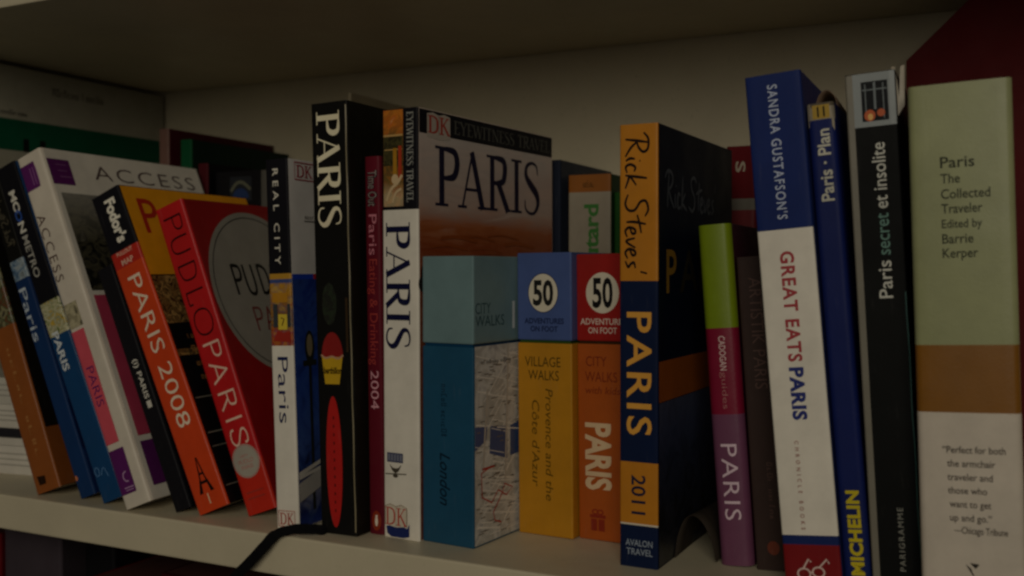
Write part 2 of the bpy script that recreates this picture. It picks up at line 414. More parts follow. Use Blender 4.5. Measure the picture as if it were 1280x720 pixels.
# ---------------------------------------------------------------- the front row, from the left
F = {}
F = {
    'orange_spine': (-0.5373, 0.4241, 0.0873, -0.3551, 0.0200, 0.2025, 0.1100),
    'slim_blue': (-0.5042, 0.4283, 0.0883, -0.3753, 0.0120, 0.2121, 0.1100),
    'blue_black': (-0.4819, 0.4253, 0.0890, -0.3940, 0.0161, 0.2155, 0.1050),
    'white_pink': (-0.4572, 0.4193, 0.0802, -0.3811, 0.0199, 0.2195, 0.1403),
    'thin_black': (-0.4276, 0.4283, 0.0790, -0.3910, 0.0118, 0.1484, 0.0900),
    'vivid_orange': (-0.4100, 0.4285, 0.0754, -0.4074, 0.0218, 0.1951, 0.1200),
    'thick_red': (-0.3844, 0.4394, 0.0789, -0.3561, 0.0203, 0.1838, 0.1150),
    'slim_white': (-0.3539, 0.4275, 0.0355, -0.0352, 0.0143, 0.1972, 0.1200),
    'tall_black': (-0.3269, 0.4306, -0.0169, -0.0269, 0.0232, 0.2253, 0.1450),
    'crimson': (-0.3036, 0.4403, -0.0346, -0.0145, 0.0100, 0.1973, 0.1180),
    'tall_white': (-0.2934, 0.4395, -0.0859, -0.0037, 0.0228, 0.2206, 0.1393),
    'box_blue': (-0.2704, 0.4402, -0.0867, -0.0003, 0.0313, 0.1452, 0.0980),
    'box_yellow': (-0.2339, 0.4774, -0.0696, -0.0085, 0.0320, 0.1471, 0.0980),
    'box_orange': (-0.2009, 0.4806, -0.0700, -0.0137, 0.0296, 0.1463, 0.0980),
    'navy_orange': (-0.1655, 0.4452, -0.0227, -0.0024, 0.0187, 0.2055, 0.1231),
    'lime_top': (-0.1235, 0.4656, 0.0281, -0.0731, 0.0156, 0.1593, 0.1050),
    'short_brown': (-0.1064, 0.4664, 0.0175, -0.0700, 0.0142, 0.1443, 0.1000),
    'blue_white_red': (-0.0875, 0.4393, 0.0179, -0.0849, 0.0235, 0.2220, 0.1300),
    'atlas': (-0.0638, 0.4441, 0.0174, -0.0826, 0.0112, 0.2093, 0.1100),
    'tall_black_right': (-0.0522, 0.4429, 0.0180, -0.0595, 0.0198, 0.2197, 0.1150),
    'thick_green': (-0.0322, 0.4280, 0.0182, -0.0344, 0.0371, 0.2102, 0.1350),
}
f = F['orange_spine']
pic = photo('cover_photo_market', ['#2c1c12', '#6b3c1e', '#3d4a30', '#8c8460', '#1d1a18'], 160)
r, s, c = book(f, "orange-brown guidebook with a dark picture above, leaning at the far left end", [(0, ink('#8f4f1f')), (.52, pic)], '#15120f', rr=.0015)
scribble(s, (10, 92), (10, 22), 3.0, ink('#a8703c'), 'title', 3, 2)
s.put('publisher_mark', [poly_pc([(4.1, 10.6), (10.6, 9.7), (10.1, 4.8), (4.6, 4.8)])], ink('#2a1708'))
rect(c, (1.0, 0.3), (25.3, 37.5), ink('#864a1d'), 'cover_panel')
f = F['slim_blue']
r, s, c = book(f, "slim blue guidebook with pale Paris lettering, right of the orange-brown spine at far left", [(0, ink('#17345f')), (.50, ink('#17305a')), (.66, photo('cover_photo_sky', ['#20252c', '#54708a', '#9aa5a8', '#20252c'], 150)), (.72, ink('#14130f'))], '#152c5c')
text(s, 'Paris', (2.4, 134.6), (5.9, 100.1), 5.6, ink('#b9c3cc'), 'title')
g, w_ = script_signature()
s.put('series_mark', place([([(w_ - a, b) for a, b in v_], f_, e_) for v_, f_, e_ in g], w_, (6.4, 192), (6.4, 162), 6.0), ink('#5c5646'))
s.put('publisher_mark', [ell_pc((1.9, 12.6), .9, 1.6)], ink('#c8784a'))
rect(c, (1, 28), (90, 60), ink('#12204a'), 'cover_panel')
f = F['blue_black']
pic = photo('cover_photo_garden', ['#2d3a1c', '#707a40', '#c7c09a', '#8d9070', '#c9a63a', '#48542c'], 190)
r, s, c = book(f, "blue guidebook with a black top and garden picture, leaning against the white-and-pink one", [(0, ink('#11406c')), (.485, pic), (.585, ink('#131217'))], '#14477c')
text(s, 'MO', (6.9, 199.0), (7.1, 184.5), 4.6, ink('#d8d4c6'), 'series_lettering', bold=.03)
text(s, 'O', (6.5, 186.4), (6.7, 178.8), 4.6, ink('#2a4f9a'), 'moon_letter', bold=.03)
text(s, 'N', (6.0, 178.6), (7.2, 171.7), 4.6, ink('#d8d4c6'), 'series_lettering', bold=.03)
text(s, 'METRO', (6.3, 169.5), (6.5, 142.5), 4.6, ink('#b9b6ab'), 'series_lettering', bold=.005)
text(s, 'PARIS', (5.7, 106.9), (5.4, 82.3), 4.8, ink('#cfd6d8'), 'title', bold=.025)
s.put('publisher_mark', [ring_pc((3.6, 18.8), 1.6, 2.6, .5), line_pc([(6, 16), (9, 20), (11, 14)], .5, 1, 3)], ink('#5b86b5'))
f = F['white_pink']
r, s, c = book(f, "white guidebook with pink and purple panels, leaning at a slant on its spine corner", [(0, ink('#d2c8b7'))], '#ddd6c8', rr=.0022)
purple = ink('#5a1f5e'); pink = ink('#d0525f')
rect(s, (1.0, 213.9), (12.3, 197.9), purple, 'series_panel')
s.put('series_small_print', [rect_pc((8 - .35 + 2.2 * i, 200), (8 + .35 + 2.2 * i, 211), i, 2) for i in range(3)], ink('#8a5a8c'))
text(s, 'ACCESS', (5.8, 182.1), (4.5, 139.7), 6.2, ink('#4a2e2a'), 'series_title', bold=-.008, spacing=1.25)
rect(s, (1.2, 125.3), (11.6, 110.3), photo('spine_photo_stone', ['#3c3a2e', '#8c8468', '#b9b08e', '#55513e'], 170), 'spine_photo')
rect(s, (-0.5, 108.3), (11.1, 38.6), pink, 'title_panel')
text(s, 'PARIS', (7.3, 85.5), (5.8, 61.4), 5.6, purple, 'title', bold=-.004)
rect(s, (0.6, 34.8), (12.6, 8.3), purple, 'publisher_panel')
s.put('publisher_mark', [line_pc([(9.2, 21), (7, 20), (6.4, 17.6), (7.4, 15.6), (9.4, 15.2)], .7, 0, 4), rect_pc((5, 11.4), (12, 12.0), 1, 3), rect_pc((5.5, 10), (11.5, 10.4), 2, 3)], ink('#b592b4'))
rect(c, (2.3, 212.9), (19.4, 196.2), purple, 'series_panel')
c.put('series_small_print', [rect_pc((8, 209), (16.5, 209.7), 0, 2), rect_pc((8.5, 205), (16, 205.7), 1, 2), rect_pc((9, 201), (18, 201.9), 2, 2)], ink('#7a4a7c'))
text(c, 'ACCESS', (37.3, 206.5), (132, 206.5), 9.5, ink('#5a4a48'), 'series_title', bold=-.008, spacing=1.2)
rect(c, (5.5, 190.6), (139, 128), photo('cover_photo_boulevard', ['#070707', '#24231d', '#6d6750', '#141412', '#a09a84'], 75, stretch=(1, 1, 1.6), zramp=[(0, '#0e0e0c'), (.45, '#131310'), (.62, '#6d6a5e'), (.8, '#8f8c84'), (1, '#b3afa8')], z0=.128, z1=.196, zmix=.55), 'cover_photo')
rect(c, (5.5, 125), (139, 38.0), ink('#b33e58'), 'title_panel')
rect(c, (5.5, 34.5), (139, 8.0), purple, 'publisher_panel')
f = F['thin_black']
r, s, c = book(f, "thin black booklet with tiny white spine writing, just left of the vivid orange spine", [(0, ink('#17161a'))], '#131217')
text(s, '(i) PARIS', (6.5, 91.1), (6.5, 67.0), 3.2, ink('#cfcabd'), 'title', bold=.02)
s.put('camera_mark', [rect_pc((5, 65.6), (8.2, 61.4), 0, 3)], ink('#cfcabd'))
f = F['vivid_orange']
org = ink('#cf4318')
r, s, c = book(f, "vivid orange guidebook with 2008 on its spine and a yellow front cover, leaning left", [(0, org), (.765, ink('#b8291c')), (.815, black)], '#0f0e10', rr=.0014, page='#cfc3a8')
text(s, "Fodor's", (12.5, 190.1), (12.5, 163.4), 7.0, ink('#ece4d2'), 'publisher_lettering', bold=.045)
g = []
text(s, 'PULLOUT', (5, 157.4), (17, 157.4), 2.2, None, join=g, bold=.02); text(s, 'MAP', (6.5, 151.8), (15.5, 151.8), 3.2, None, join=g, bold=.02)
s.put('map_note', g, ink('#e6b7a0'))
text(s, 'PARIS 2008', (11.6, 142.3), (11.6, 49.6), 9.6, ink('#f0d8bd'), 'title', bold=-.006)
tz = 10.6; th = 30.6 - tz
g = [poly_pc([(11 + px * 5.6, tz + pz * th) for px, pz in P], i) for i, P in enumerate([
    [(-.95, 0), (-.5, 0), (-.18, .55), (0, 1), (.18, .55), (.5, 0), (.95, 0), (.42, .42), (.1, 1.02), (-.1, 1.02), (-.42, .42)],
    [(-.62, .26), (.62, .26), (.55, .34), (-.55, .34)], [(-.34, .52), (.34, .52), (.3, .58), (-.3, .58)]])]
g = [([*P], [(0, 1, 2, 10), (2, 3, 9, 10), (3, 8, 9), (3, 4, 7, 8), (4, 5, 6, 7)] if i == 0 else f_, e) for i, (P, f_, e) in enumerate(g)]
s.put('tower_emblem', g, ink('#1a0f0c'))
s.put('small_mark', [rect_pc((10.5, 4), (11.3, 10), 0, 2)], ink('#e8c8a0'))
rect(c, (1.4, 138.4), (119.5, 194.6), ink('#e89c14'), 'title_panel')
text(c, 'Paris', (11, 176), (70, 176), 22, ink('#b5281a'), 'title', bold=.005)
rect(c, (1.4, 88), (119.5, 137.9 - .3), photo('cover_photo_cafe', ['#0e0806', '#3a2012', '#8d6838', '#140c0a', '#b48c50', '#2c1a10', '#6a2a18'], 150), 'cover_photo')
rect(c, (1.4, 92), (60, 108), ink('#0e0d0d'), 'caption_panel')
g = []
for k_ in range(4): scribble(c, (14, 100 - 8.5 * k_), (28 + 4 * (k_ % 3), 100 - 8.5 * k_), 4, None, seed=k_ + 5, words=1, join=g)
c.put('caption', g, ink('#9a6a38'))
c.put('rule_lines', [rect_pc((3, 62), (118, 62.7), 0, 2), rect_pc((3, 41), (118, 41.8), 1, 2), rect_pc((3, 33), (118, 33.6), 2, 2), rect_pc((3, 10), (118, 10.6), 3, 2)], ink('#7a7468'))
f = F['thick_red']
pr = ink('#bb1a1c')
r, s, c = book(f, "thick red guidebook with thin dark capitals and a round seal low on its spine", [(0, ink('#c22a18')), (.16, pr)], '#8f0f12', rr=.0016, page='#cfc3a8')
stext(s, 'PUDLO', (10.2, 179.0), (10.2, 104.3), 12.5, ink('#240a0c'), 'title', False, .062, gap=.14)
stext(s, 'PARIS', (10.6, 102.3), (10.6, 38.6), 11.5, ink('#e8c3ad'), 'city_title', False, .07, gap=.12)
sc = (10.15, 29.7)
s.put('seal', [ell_pc(sc, 9.2, 9.6)], ink('#a9a294'))
g = [ring_pc(sc, 8.6, 9.0, .35)]
scribble(s, (7, sc[1] + 3.4), (13, sc[1] + 3.4), 2.0, None, seed=2, words=1, join=g); text(s, 'PUDLO', (5, sc[1]), (15.3, sc[1]), 2.4, None, join=g); text(s, 'PARIS', (6, sc[1] - 3.3), (14, sc[1] - 3.3), 2.3, None, join=g)
s.put('seal_lettering', g, ink('#b5706a'))
s.put('small_print', [rect_pc((4, 12), (16, 12.7), 0, 3), rect_pc((4, 8.6), (16, 9.3), 1, 3)], ink('#a3362a'))
a0 = 3.2; zt = 176.9; zb = 74.7; cr = (zt - zb) / 2 * 1.02; cc = (a0 + cr, (zt + zb) / 2)
c.put('cover_disc', [ell_pc(cc, cr, cr, 0, 64)], ink('#8e8a80'))
c.put('disc_ring', [ring_pc(cc, cr - 3.6, cr - 3.6, .7, 0, 64)], ink('#2b2a28'))
stext(c, 'PUDLO', (cc[0] - cr * .62, cc[1] + 8), (cc[0] + cr * .62, cc[1] + 8), 19, ink('#151414'), 'title', False, .12, gap=.12)
stext(c, 'PARIS', (cc[0] - cr * .45, cc[1] - 17), (cc[0] + cr * .55, cc[1] - 17), 15, ink('#6e1c1c'), 'city_title', False, .09, gap=.12)
f = F['slim_white']
blue = photo('cover_photo_blue_dusk', ['#0e1640', '#1d3a8c', '#3a5aa4', '#121d4c'], 70, zramp=[(0, '#142a6c'), (.05, '#1a1412'), (.14, '#8f8a84'), (.2, '#14101a'), (.32, '#3c5288'), (.55, '#24408c'), (1, '#182c74')], z0=0, z1=.135, zmix=.6)
pic = photo('spine_photo_bistro', ['#3a2a14', '#b9862a', '#7a4a1c', '#40507a', '#c9a83c', '#a83422'], 150, zramp=[(0, '#a8301e'), (.2, '#b03a20'), (.3, '#6a5030'), (.55, '#8c5a28'), (.75, '#c08a24'), (.88, '#c8942c'), (.95, '#3c4f86'), (1, '#3c4f86')], z0=.098, z1=.134, zmix=.6)
r, s, c = book(f, "white-spined slim guidebook with a black top and a red square mark at its foot", [(0, white), (.495, pic), (.665, ink('#3c4c80')), (.675, ink('#b98a2c')), (.69, black)], cover='#d7d2cc', rr=.001)
text(s, 'REAL CITY', (6.4, 192.1), (6.4, 140.9), 3.4, ink('#dcd6c6'), 'series_title', spacing=1.6, bold=.01)
text(s, 'Paris', (7.4, 91.7), (7.4, 56.3), 6.6, navy, 'title', bold=-.002)
s.put('awning_picture', [rect_pc((2, 120.7), (12, 125.9), 0, 3)], ink('#b8801f')); s.put('doorway_picture', [rect_pc((2.4, 107.5), (5.2, 119.9), 0, 2), rect_pc((11.6, 107.5), (13.4, 119.9), 1, 2)], ink('#3a3f42')); s.put('flowers_picture', [poly_pc([(2, 100.3), (13.4, 99.4), (13, 105.4), (9, 104.5), (5, 105.8)])], ink('#a02c20'))
s.put('street_sign', [rect_pc((5.6, 106.2), (11.4, 114.4), 0, 3)], ink('#d9bf3c'))
s.put('sign_figure', [line_pc([(7.4, 112.6), (9.4, 111.8), (8, 108.4)], .7)], ink('#5a3a14'))
zc = 5.4; g = []
stext(s, 'DK', (2.4, zc), (11.4, zc), 6.2, None, join=g, thick=.11, thin=.06); g += [line_pc([(1.6, zc - 4), (12.2, zc - 4), (12.2, zc + 4.2), (1.6, zc + 4.2), (1.6, zc - 4)], .4, 30)]
s.put('publisher_mark', g, ink('#b04438'))
zb = 132.8
rect(c, (1.05, .4), (119.4, zb), blue, 'cover_photo')
c.put('colour_stripe', [rect_pc((1.05, zb), (20, zb + 2.8), 0, 3)], ink('#1f3fb0')); c.put('colour_stripe', [rect_pc((20, zb), (119.4, zb + 2.8), 0, 3)], ink('#b02230'))
zc = 191.0; g = []
stext(c, 'DK', (7.5, zc), (21.5, zc), 6.6, None, join=g, thick=.13, thin=.07); g.append(line_pc([(6, zc - 4.6), (23, zc - 4.6), (23, zc + 4.6), (6, zc + 4.6), (6, zc - 4.6)], .7, 30))
c.put('publisher_mark', g, ink('#a0303c'))
g = []; scribble(c, (14, 166.6), (40, 166.6), 2.2, None, seed=4, words=2, join=g); g.append(rect_pc((13, 164.0), (44, 164.0 + .5), 99, 2)); c.put('small_print', g, ink('#6a645e'))
lx = 13
c.put('street_lamp_picture', [rect_pc((lx, 8), (lx + 2.4, 88), 0, 2), ell_pc((lx + 1.2, 96), 4.2, 9, 1), rect_pc((lx - 5, 86), (lx + 7, 89), 2, 2)], ink('#23241c'))
c.put('street_lamp_glass', [ell_pc((lx + 1.2, 97), 2.6, 6)], ink('#86775a'))
c.put('bridge_picture', [poly_pc([(1.2, 14), (60, 30), (60, 40), (1.2, 24)])], ink('#aaa49c'))
c.put('bridge_rail_picture', [poly_pc([(1.2, 26), (60, 34), (60, 36), (1.2, 28)]), poly_pc([(1.2, 27.5), (60, 41), (60, 42.5), (1.2, 30)], 1)], ink('#c6bfb4'))
f = F['tall_black']
bk = ink('#151412', .34)
r, s, c = book(f, "tall black guidebook with large cream capitals, ice cream cup and red oval on its spine", [(0, bk)], '#17150f', rr=.0009, page='#d5c8aa')
stext(s, 'PARIS', (10.8, 220.3), (10.8, 160.7), 14.6, ink('#f0e2c0'), 'title', gap=.06)
s.put('faint_picture', [ell_pc((9, 120.2), 4.6, 11)], photo('print_dark_foliage', ['#151612', '#26301f', '#1b1a16', '#2e3526'], 200))
z1 = 92.6; z0 = 78.4
s.put('ice_scoop', [ell_pc((10.2, z1 - .5), 6.9, 106.0 - z1, 0, 24, 0, math.pi)], ink('#8e1f1c'))
s.put('ice_cup', [poly_pc([(5.2, z0), (14.4, z0), (16.8, z1), (3.4, z1)])], ink('#c9a11f'))
s.put('cup_rim', [line_pc([(3.0, z1 + 1), (6, z1 - .6), (10, z1 + .2), (14, z1 - .8), (17.2, z1 + 1)], 1.0, 0, 4)], ink('#b98f70'))
g = []; text(s, 'berthillon', (4.6, (z0 + z1) / 2), (15.8, (z0 + z1) / 2), 3.2, None, join=g, bold=.03); s.put('cup_lettering', g, ink('#2c2008'))
za = 3.6; zc = 72.1; oc = (10.0, (za + zc) / 2)
s.put('red_oval', [ell_pc(oc, 5.1, (zc - za) / 2, 0, 48)], ink('#b8201c'))
s.put('oval_lettering', [rect_pc((9.6, za + 8 + i * 4.4), (10.6, za + 9.6 + i * 4.4), i, 2) for i in range(12)], ink('#6a1210'))
s.put('brown_print', [rect_pc((19.5, 95.2), (21, 123.4), 0, 2)], ink('#3a2c1c'))
s.put('worn_edge', [line_pc([(22.6 + .12 * math.sin(i * 1.7), 2 + i * 11.05) for i in range(21)], .55, 0)], ink('#8d8164'))
f = F['crimson']
r, s, c = book(f, "crimson guidebook with 2004 on its spine, beside the tall white one", [(0, ink('#611522'))], '#4a0d18', rr=.0016, bulge=.0006)
cx = 5.4
text(s, 'Time Out', (cx, 190.0), (cx, 171.3), 5.2, ink('#221d20'), 'series_outline', bold=.06)  # dark outline printed around the grey series title
text(s, 'Time Out', (cx, 190.0), (cx, 171.3), 5.2, ink('#8c7f78'), 'series_title', bold=.0)
text(s, 'Paris', (cx, 167.1), (cx, 145.9), 4.8, ink('#c77a86'), 'title')
text(s, 'Eating & Drinking', (cx, 143.8), (cx, 88.6), 4.8, ink('#a23a34'), 'subtitle')
text(s, '2004', (cx, 85.6), (cx, 65.5), 4.8, ink('#d59aa4'), 'year')
pz = 7.2
s.put('publisher_mark', [ell_pc((cx, pz), 2.9, 5.2)], ink('#8c3018')); s.put('bird_emblem', [ell_pc((cx, pz - .3), .9, 2.6, 0, 20), ell_pc((cx + .1, pz + 2.3), .7, .8, 1, 16)], ink('#e6d8c4'))
f = F['tall_white']
pic = photo('spine_photo_sunset_monument', ['#2a1a0c', '#8a4a18', '#5f5424', '#c07a24', '#a8481c', '#d0b080'], 120, zramp=[(0, '#b8a684'), (.12, '#c9b48c'), (.25, '#7a5a2c'), (.42, '#4a3a1c'), (.5, '#a0702a'), (.62, '#565022'), (.74, '#7a5420'), (.84, '#c86a1c'), (1, '#c8721e')], z0=.170, z1=.220, zmix=.62)
r, s, c = book(f, "tall white guidebook with navy serif capitals and a sunset picture on its cover", [(0, white), (.766, black)], '#cbb9ab', rr=.001)
zb = 170.6
rect(s, (1.0, zb + .15), (13.6, 220.2), pic, 'spine_photo')
s.put('photo_building', [rect_pc((1.1, zb + 21), (13.4, zb + 36), 0, 4)], photo('print_dark_facade', ['#2a2810', '#4a4420', '#1d1a0c', '#5c5024'], 260))
s.put('photo_cornice', [rect_pc((1.1, zb + 36), (13.4, zb + 37), 0, 3), rect_pc((1.6, zb + 29), (13, zb + 29.5), 1, 3)], ink('#c0975a'))
s.put('photo_column', [rect_pc((7.2, zb + 12), (9.6, zb + 30), 0, 2)], ink('#a8781e')); s.put('photo_banner', [rect_pc((10.6, zb + 14), (12.8, zb + 31), 0, 2)], ink('#a8381c'))
s.put('photo_statue', [line_pc([(3, zb + 3), (6, zb + 9), (10, zb + 12), (13, zb + 16)], 1.6, 0, 4), line_pc([(7, zb + 2), (9, zb + 7), (12.6, zb + 9)], 1.3, 1, 4), ell_pc((8.5, zb + 14), 2.2, 2.6, 2)], ink('#cdb288'))
stext(s, 'EYEWITNESS TRAVEL', (18.2, 218.5), (18.2, zb + 2), 4.2, ink('#93938c'), 'series_title', thick=.17, thin=.07)
stext(s, 'PARIS', (10.2, 162.1), (10.2, 98.1), 15.2, ink('#14163a'), 'title', gap=.09)
ez = 35.8
s.put('sponsor_plate', [rect_pc((2.6, 39.1), (12.8, 44.0), 0, 4)], ink('#4c5068'))
s.put('sponsor_lettering', [rect_pc((3.4 + 1.9 * i, 39.9), (4.5 + 1.9 * i, 43.2), i, 1) for i in range(5)], ink('#7c7e8c'))
s.put('bird_mark', [poly_pc([(4, ez + 2.5), (6, ez - 1), (8, ez - 2.4), (10, ez - 1), (12, ez + 2.5), (10, ez + .6), (8, ez + .2), (6, ez + .6)]), line_pc([(1.6, ez - 3), (15, ez - 2.2)], .5, 1), ell_pc((8, ez - 3.6), 1.6, .9, 2)], ink('#4a4338'))
lz = 11.2
s.put('logo_book', [poly_pc([(2.0, lz - 5.5), (8.5, lz - 4), (15.6, lz - 5.5), (16.8, lz - 3), (16.8, lz - 9.6), (13, lz - 10.6), (5, lz - 10.6), (2.6, lz - 9)])], ink('#1f2c62'))
s.put('logo_pages', [poly_pc([(1.6, lz - 4.6), (8.2, lz - 5.6), (8.2, lz + 5.2), (4.5, lz + 6.2), (1.6, lz + 5)]), poly_pc([(8.4, lz - 5.6), (15.2, lz - 4.6), (15.2, lz + 5), (11.8, lz + 6.2), (8.4, lz + 5.2)], 1)], ink('#cfc4b0'))
s.put('logo_outline', [line_pc([(1.5, lz - 4.6), (1.5, lz + 5), (4.5, lz + 6.2), (8.3, lz + 5.2), (11.8, lz + 6.2), (15.3, lz + 5), (15.3, lz - 4.6)], .3)], ink('#7c6448'))
stext(s, 'DK', (1.6, lz), (15.0, lz), 9, ink('#b5301f'), 'publisher_mark', thick=.1, thin=.05)
bz = 207.9; cz = 170.0
sky = photo('cover_photo_red_sky', ['#8a4420', '#c8855c', '#84401c', '#c9987a'], 34, stretch=(1, .5, 2.4), zramp=[(0, '#64280e'), (.3, '#833510'), (.43, '#9c5228'), (.56, '#b9a498'), (1, '#c4bcb4')], z0=.125, z1=bz / 1000, zmix=.84)
rect(c, (1.1, .6), (138.6, bz), sky, 'cover_photo')
rect(c, (1.1, bz), (138.6, 220.1), black, 'series_band')
stext(c, 'EYEWITNESS TRAVEL', (32.0, bz + 6.0), (136.4 - 1, bz + 6.0), 7.0, ink('#57564f'), 'series_title', thick=.13, thin=.06)
la = 7.7; lb = 28.4; lc = bz + 5.2
c.put('logo_pages', [poly_pc([(la, lc - 6.5), ((la + lb) / 2, lc - 7.6), ((la + lb) / 2, lc + 5.2), ((la * 3 + lb) / 4, lc + 6.2), (la, lc + 5.2)]), poly_pc([((la + lb) / 2 + .2, lc - 7.6), (lb, lc - 6.5), (lb, lc + 5.2), ((la + lb * 3) / 4, lc + 6.2), ((la + lb) / 2 + .2, lc + 5.2)], 1)], ink('#b3a79a'))
stext(c, 'DK', (la + .8, lc), (lb - .8, lc), 9, ink('#a8382a'), 'publisher_mark', thick=.14, thin=.07)
stext(c, 'PARIS', (15.2, 186.8), (122.3, 187.5), 31, ink('#1c1830'), 'title', gap=.09, thick=.14, thin=.05)
g = []
for i in range(9): g.append(ell_pc((3 + i * 2.2, 131 + 5 * math.sin(i * 1.3)), 3.4, 4 + 2 * math.sin(i * 2.1), i, 14))
c.put('tree_silhouette', g, ink('#1d140f'))
c.put('cloud_streaks', [line_pc([(10 + 9 * i, 150 + 7 * math.sin(i * 2.4)), (26 + 9 * i, 151 + 7 * math.sin(i * 2.4)), (44 + 9 * i, 149 + 7 * math.sin(i * 2.4))], 1.2 + .8 * math.sin(i), i, 4) for i in range(9)], ink('#8a4218'))
c.put('dome_silhouette', [ell_pc((86, 126), 26, 10, 0, 30, 0, math.pi)], ink('#2e1c12'))

# boxed decks of walk cards: a base and a lid each
BOXES = "boxed decks of walk cards in front of the books"
def card_box(fit, seam, label, base, lid, rim):
    x, y, yaw, lean, w, h, d = fit
    root = empty('card_box', (x, y, 0), (0, lean, yaw), label, 'box', BOXES)
    b = MB(); b.box((0, 0, 0), (w, d, seam - .0012), base); bo = b.build('box_base', root, bevel=.0009)
    k = MB(); k.box((.0011, .0011, seam - .0016), (w - .0011, d - .0011, seam + .001), rim); k.build('inner_rim', root)
    l = MB(); l.box((0, 0, seam + .0002), (w, d, h), lid); lo = l.build('box_lid', root, bevel=.0009)
    fr = lambda o: Surf(lambda a, c, e: (a, -e, c), o); si = lambda o: Surf(lambda a, c, e: (w + e, a, c), o)
    return root, fr(bo), fr(lo), si(bo), si(lo)
f = F['box_blue']
r, fb, fl, sb, sl = card_box(f, 101.1 / 1000, "tall box of walk cards with pale blue lid and street map side", ink('#1c4d69'), ink('#6e888a'), ink('#0e3c5c'))
scribble(fb, (13.4, 80.9), (13.4, 54.7), 3.4, ink('#123044'), 'series_lettering', 8, 2)
text(fb, 'London', (14, 46.3), (14, 19.7), 6.0, ink('#0d2232'), 'title', shear=.35, bold=.01)
g = []; text(sl, 'CITY', (1.5, 119.0), (15.4, 119.0), 5.4, None, join=g, bold=-.004); text(sl, 'WALKS', (1.5, 112.7), (28.4, 112.7), 5.4, None, join=g, bold=-.004)
sl.put('series_title', g, ink('#2f4a4c'))
sl.put('white_sticker', [rect_pc((36.3, 107.8), (38.7, 122.0), 0, 1)], ink('#c9cfca'))
mz = 100.1
rect(sb, (.9, 1), (97, mz), photo('street_map_print', ['#bab8b0', '#a6a6a0', '#c8c8c2', '#98989a'], 70), 'map_print')
g = []; rnd = random.Random(7)
for i in range(95):
    z = rnd.uniform(4, mz - 4); y = rnd.uniform(0, 40); a = rnd.choice([-.25, -.2, -.3, .5, 1.1]); L = rnd.uniform(10, 32)
    g.append(line_pc([(max(1, y), z), (min(96, y + L), z + a * L * .8 if 2 < z + a * L * .8 < mz else z)], rnd.uniform(.3, .8), i))
sb.put('map_streets', g, ink('#dcd8ce'))
g = []
for i in range(120):
    z = rnd.uniform(4, mz - 8); y = rnd.uniform(2, 60); g.append(rect_pc((y, z), (y + rnd.uniform(2, 6), z + .5), i, 1))
sb.put('map_names', g, ink('#6c675e'))
za, zb_ = 60.3, 43.5
sb.put('map_river', [poly_pc([(.9, za), (12, za - 1), (11, zb_ + 9), (.9, zb_ + 5)]), poly_pc([(15, za - 1), (31, za - 3), (31, zb_ - 3), (14, zb_ + 2)], 1), poly_pc([(34, za - 3), (97, za + 6), (97, zb_ + 2), (34, zb_ - 2)], 2)], ink('#3a4f7c'))
sb.put('map_bridges', [line_pc([(8, zb_ - 6), (12, za + 18)], 1.4), line_pc([(29, zb_ - 14), (32, za + 40)], 1.4, 1)], ink('#b9b2a6'))
P = [(15.3, 38.7), (6.4, 36.6), (7.1, 24.4), (16.0, 20.2), (22.1, 25.6), (29.9, 21.7), (36.2, 24.7), (28.3, 27.8), (25.9, 23.3), (17.5, 15.0), (19.0, 10.6), (25.2, 8.5)]
sb.put('map_route', [line_pc(P, .75)], ink('#b02e22')); sb.put('map_route_start', [rect_pc((7.1, 38.0), (18.3, 39.0), 0, 1)], ink('#a82a22'))
scribble(sb, (6, mz - 8), (34, mz - 8), 2.0, ink('#4c473f'), 'map_heading', 9, 2)
f = F['box_yellow']
bl = ink('#475a8e'); ye = ink('#bb8119')
r, fb, fl, sb, sl = card_box(f, 101.4 / 1000, "box of walk cards with a slate blue lid over a yellow base", ye, bl, ink('#2c4a1c'))
cc = (15.5, 126.2); fl.put('disc', [ell_pc(cc, 8.6, 10.0)], ink('#d8ceb8'))
text(fl, '50', (cc[0] - 6, cc[1]), (cc[0] + 6, cc[1]), 12, ink('#20201f'), 'number', bold=.035)
fl.put('disc_ring', [ring_pc(cc, 8.7, 10.1, .4)], ink('#23305c'))
g = []; text(fl, 'ADVENTURES', (4.4, 111.7), (27.6, 111.7), 2.7, None, join=g, bold=.02); text(fl, 'ON FOOT', (8, 107.6), (24, 107.6), 2.7, None, join=g, bold=.02)
fl.put('subtitle', g, ink('#202a4e'))
g = []; text(fb, 'VILLAGE', (4.4, 90.5), (25.4, 90.5), 5, None, join=g); text(fb, 'WALKS', (6.4, 83.5), (24.4, 83.5), 5, None, join=g)
fb.put('series_title', g, ink('#4a3a10'))
g = []; text(fb, 'Provence and the', (18.6, 76.6), (18.6, 18.5), 4.2, None, join=g, shear=.15); text(fb, "Côte d'Azur", (10.6, 70.4), (10.6, 25.2), 4.2, None, join=g, shear=.15)
fb.put('title', g, ink('#61470f'))
f = F['box_orange']
r, fb, fl, sb, sl = card_box(f, 101.6 / 1000, "box of walk cards with a red lid over an orange base", ink('#ab5219'), ink('#9c1d18'), ink('#3a2410'))
cc = (14.7, 126.4); fl.put('disc', [ell_pc(cc, 9.2, 10.4)], ink('#d8ceb8'))
text(fl, '50', (cc[0] - 5.6, cc[1]), (cc[0] + 5.8, cc[1]), 14, ink('#171616'), 'number', bold=.03)
g = []; text(fl, 'ADVENTURES', (2.2, 111.8), (27.4, 111.8), 3, None, join=g, bold=.015); text(fl, 'ON FOOT', (6.6, 107.3), (22.6, 107.3), 3, None, join=g, bold=.015)
fl.put('subtitle', g, ink('#dcc3b4'))
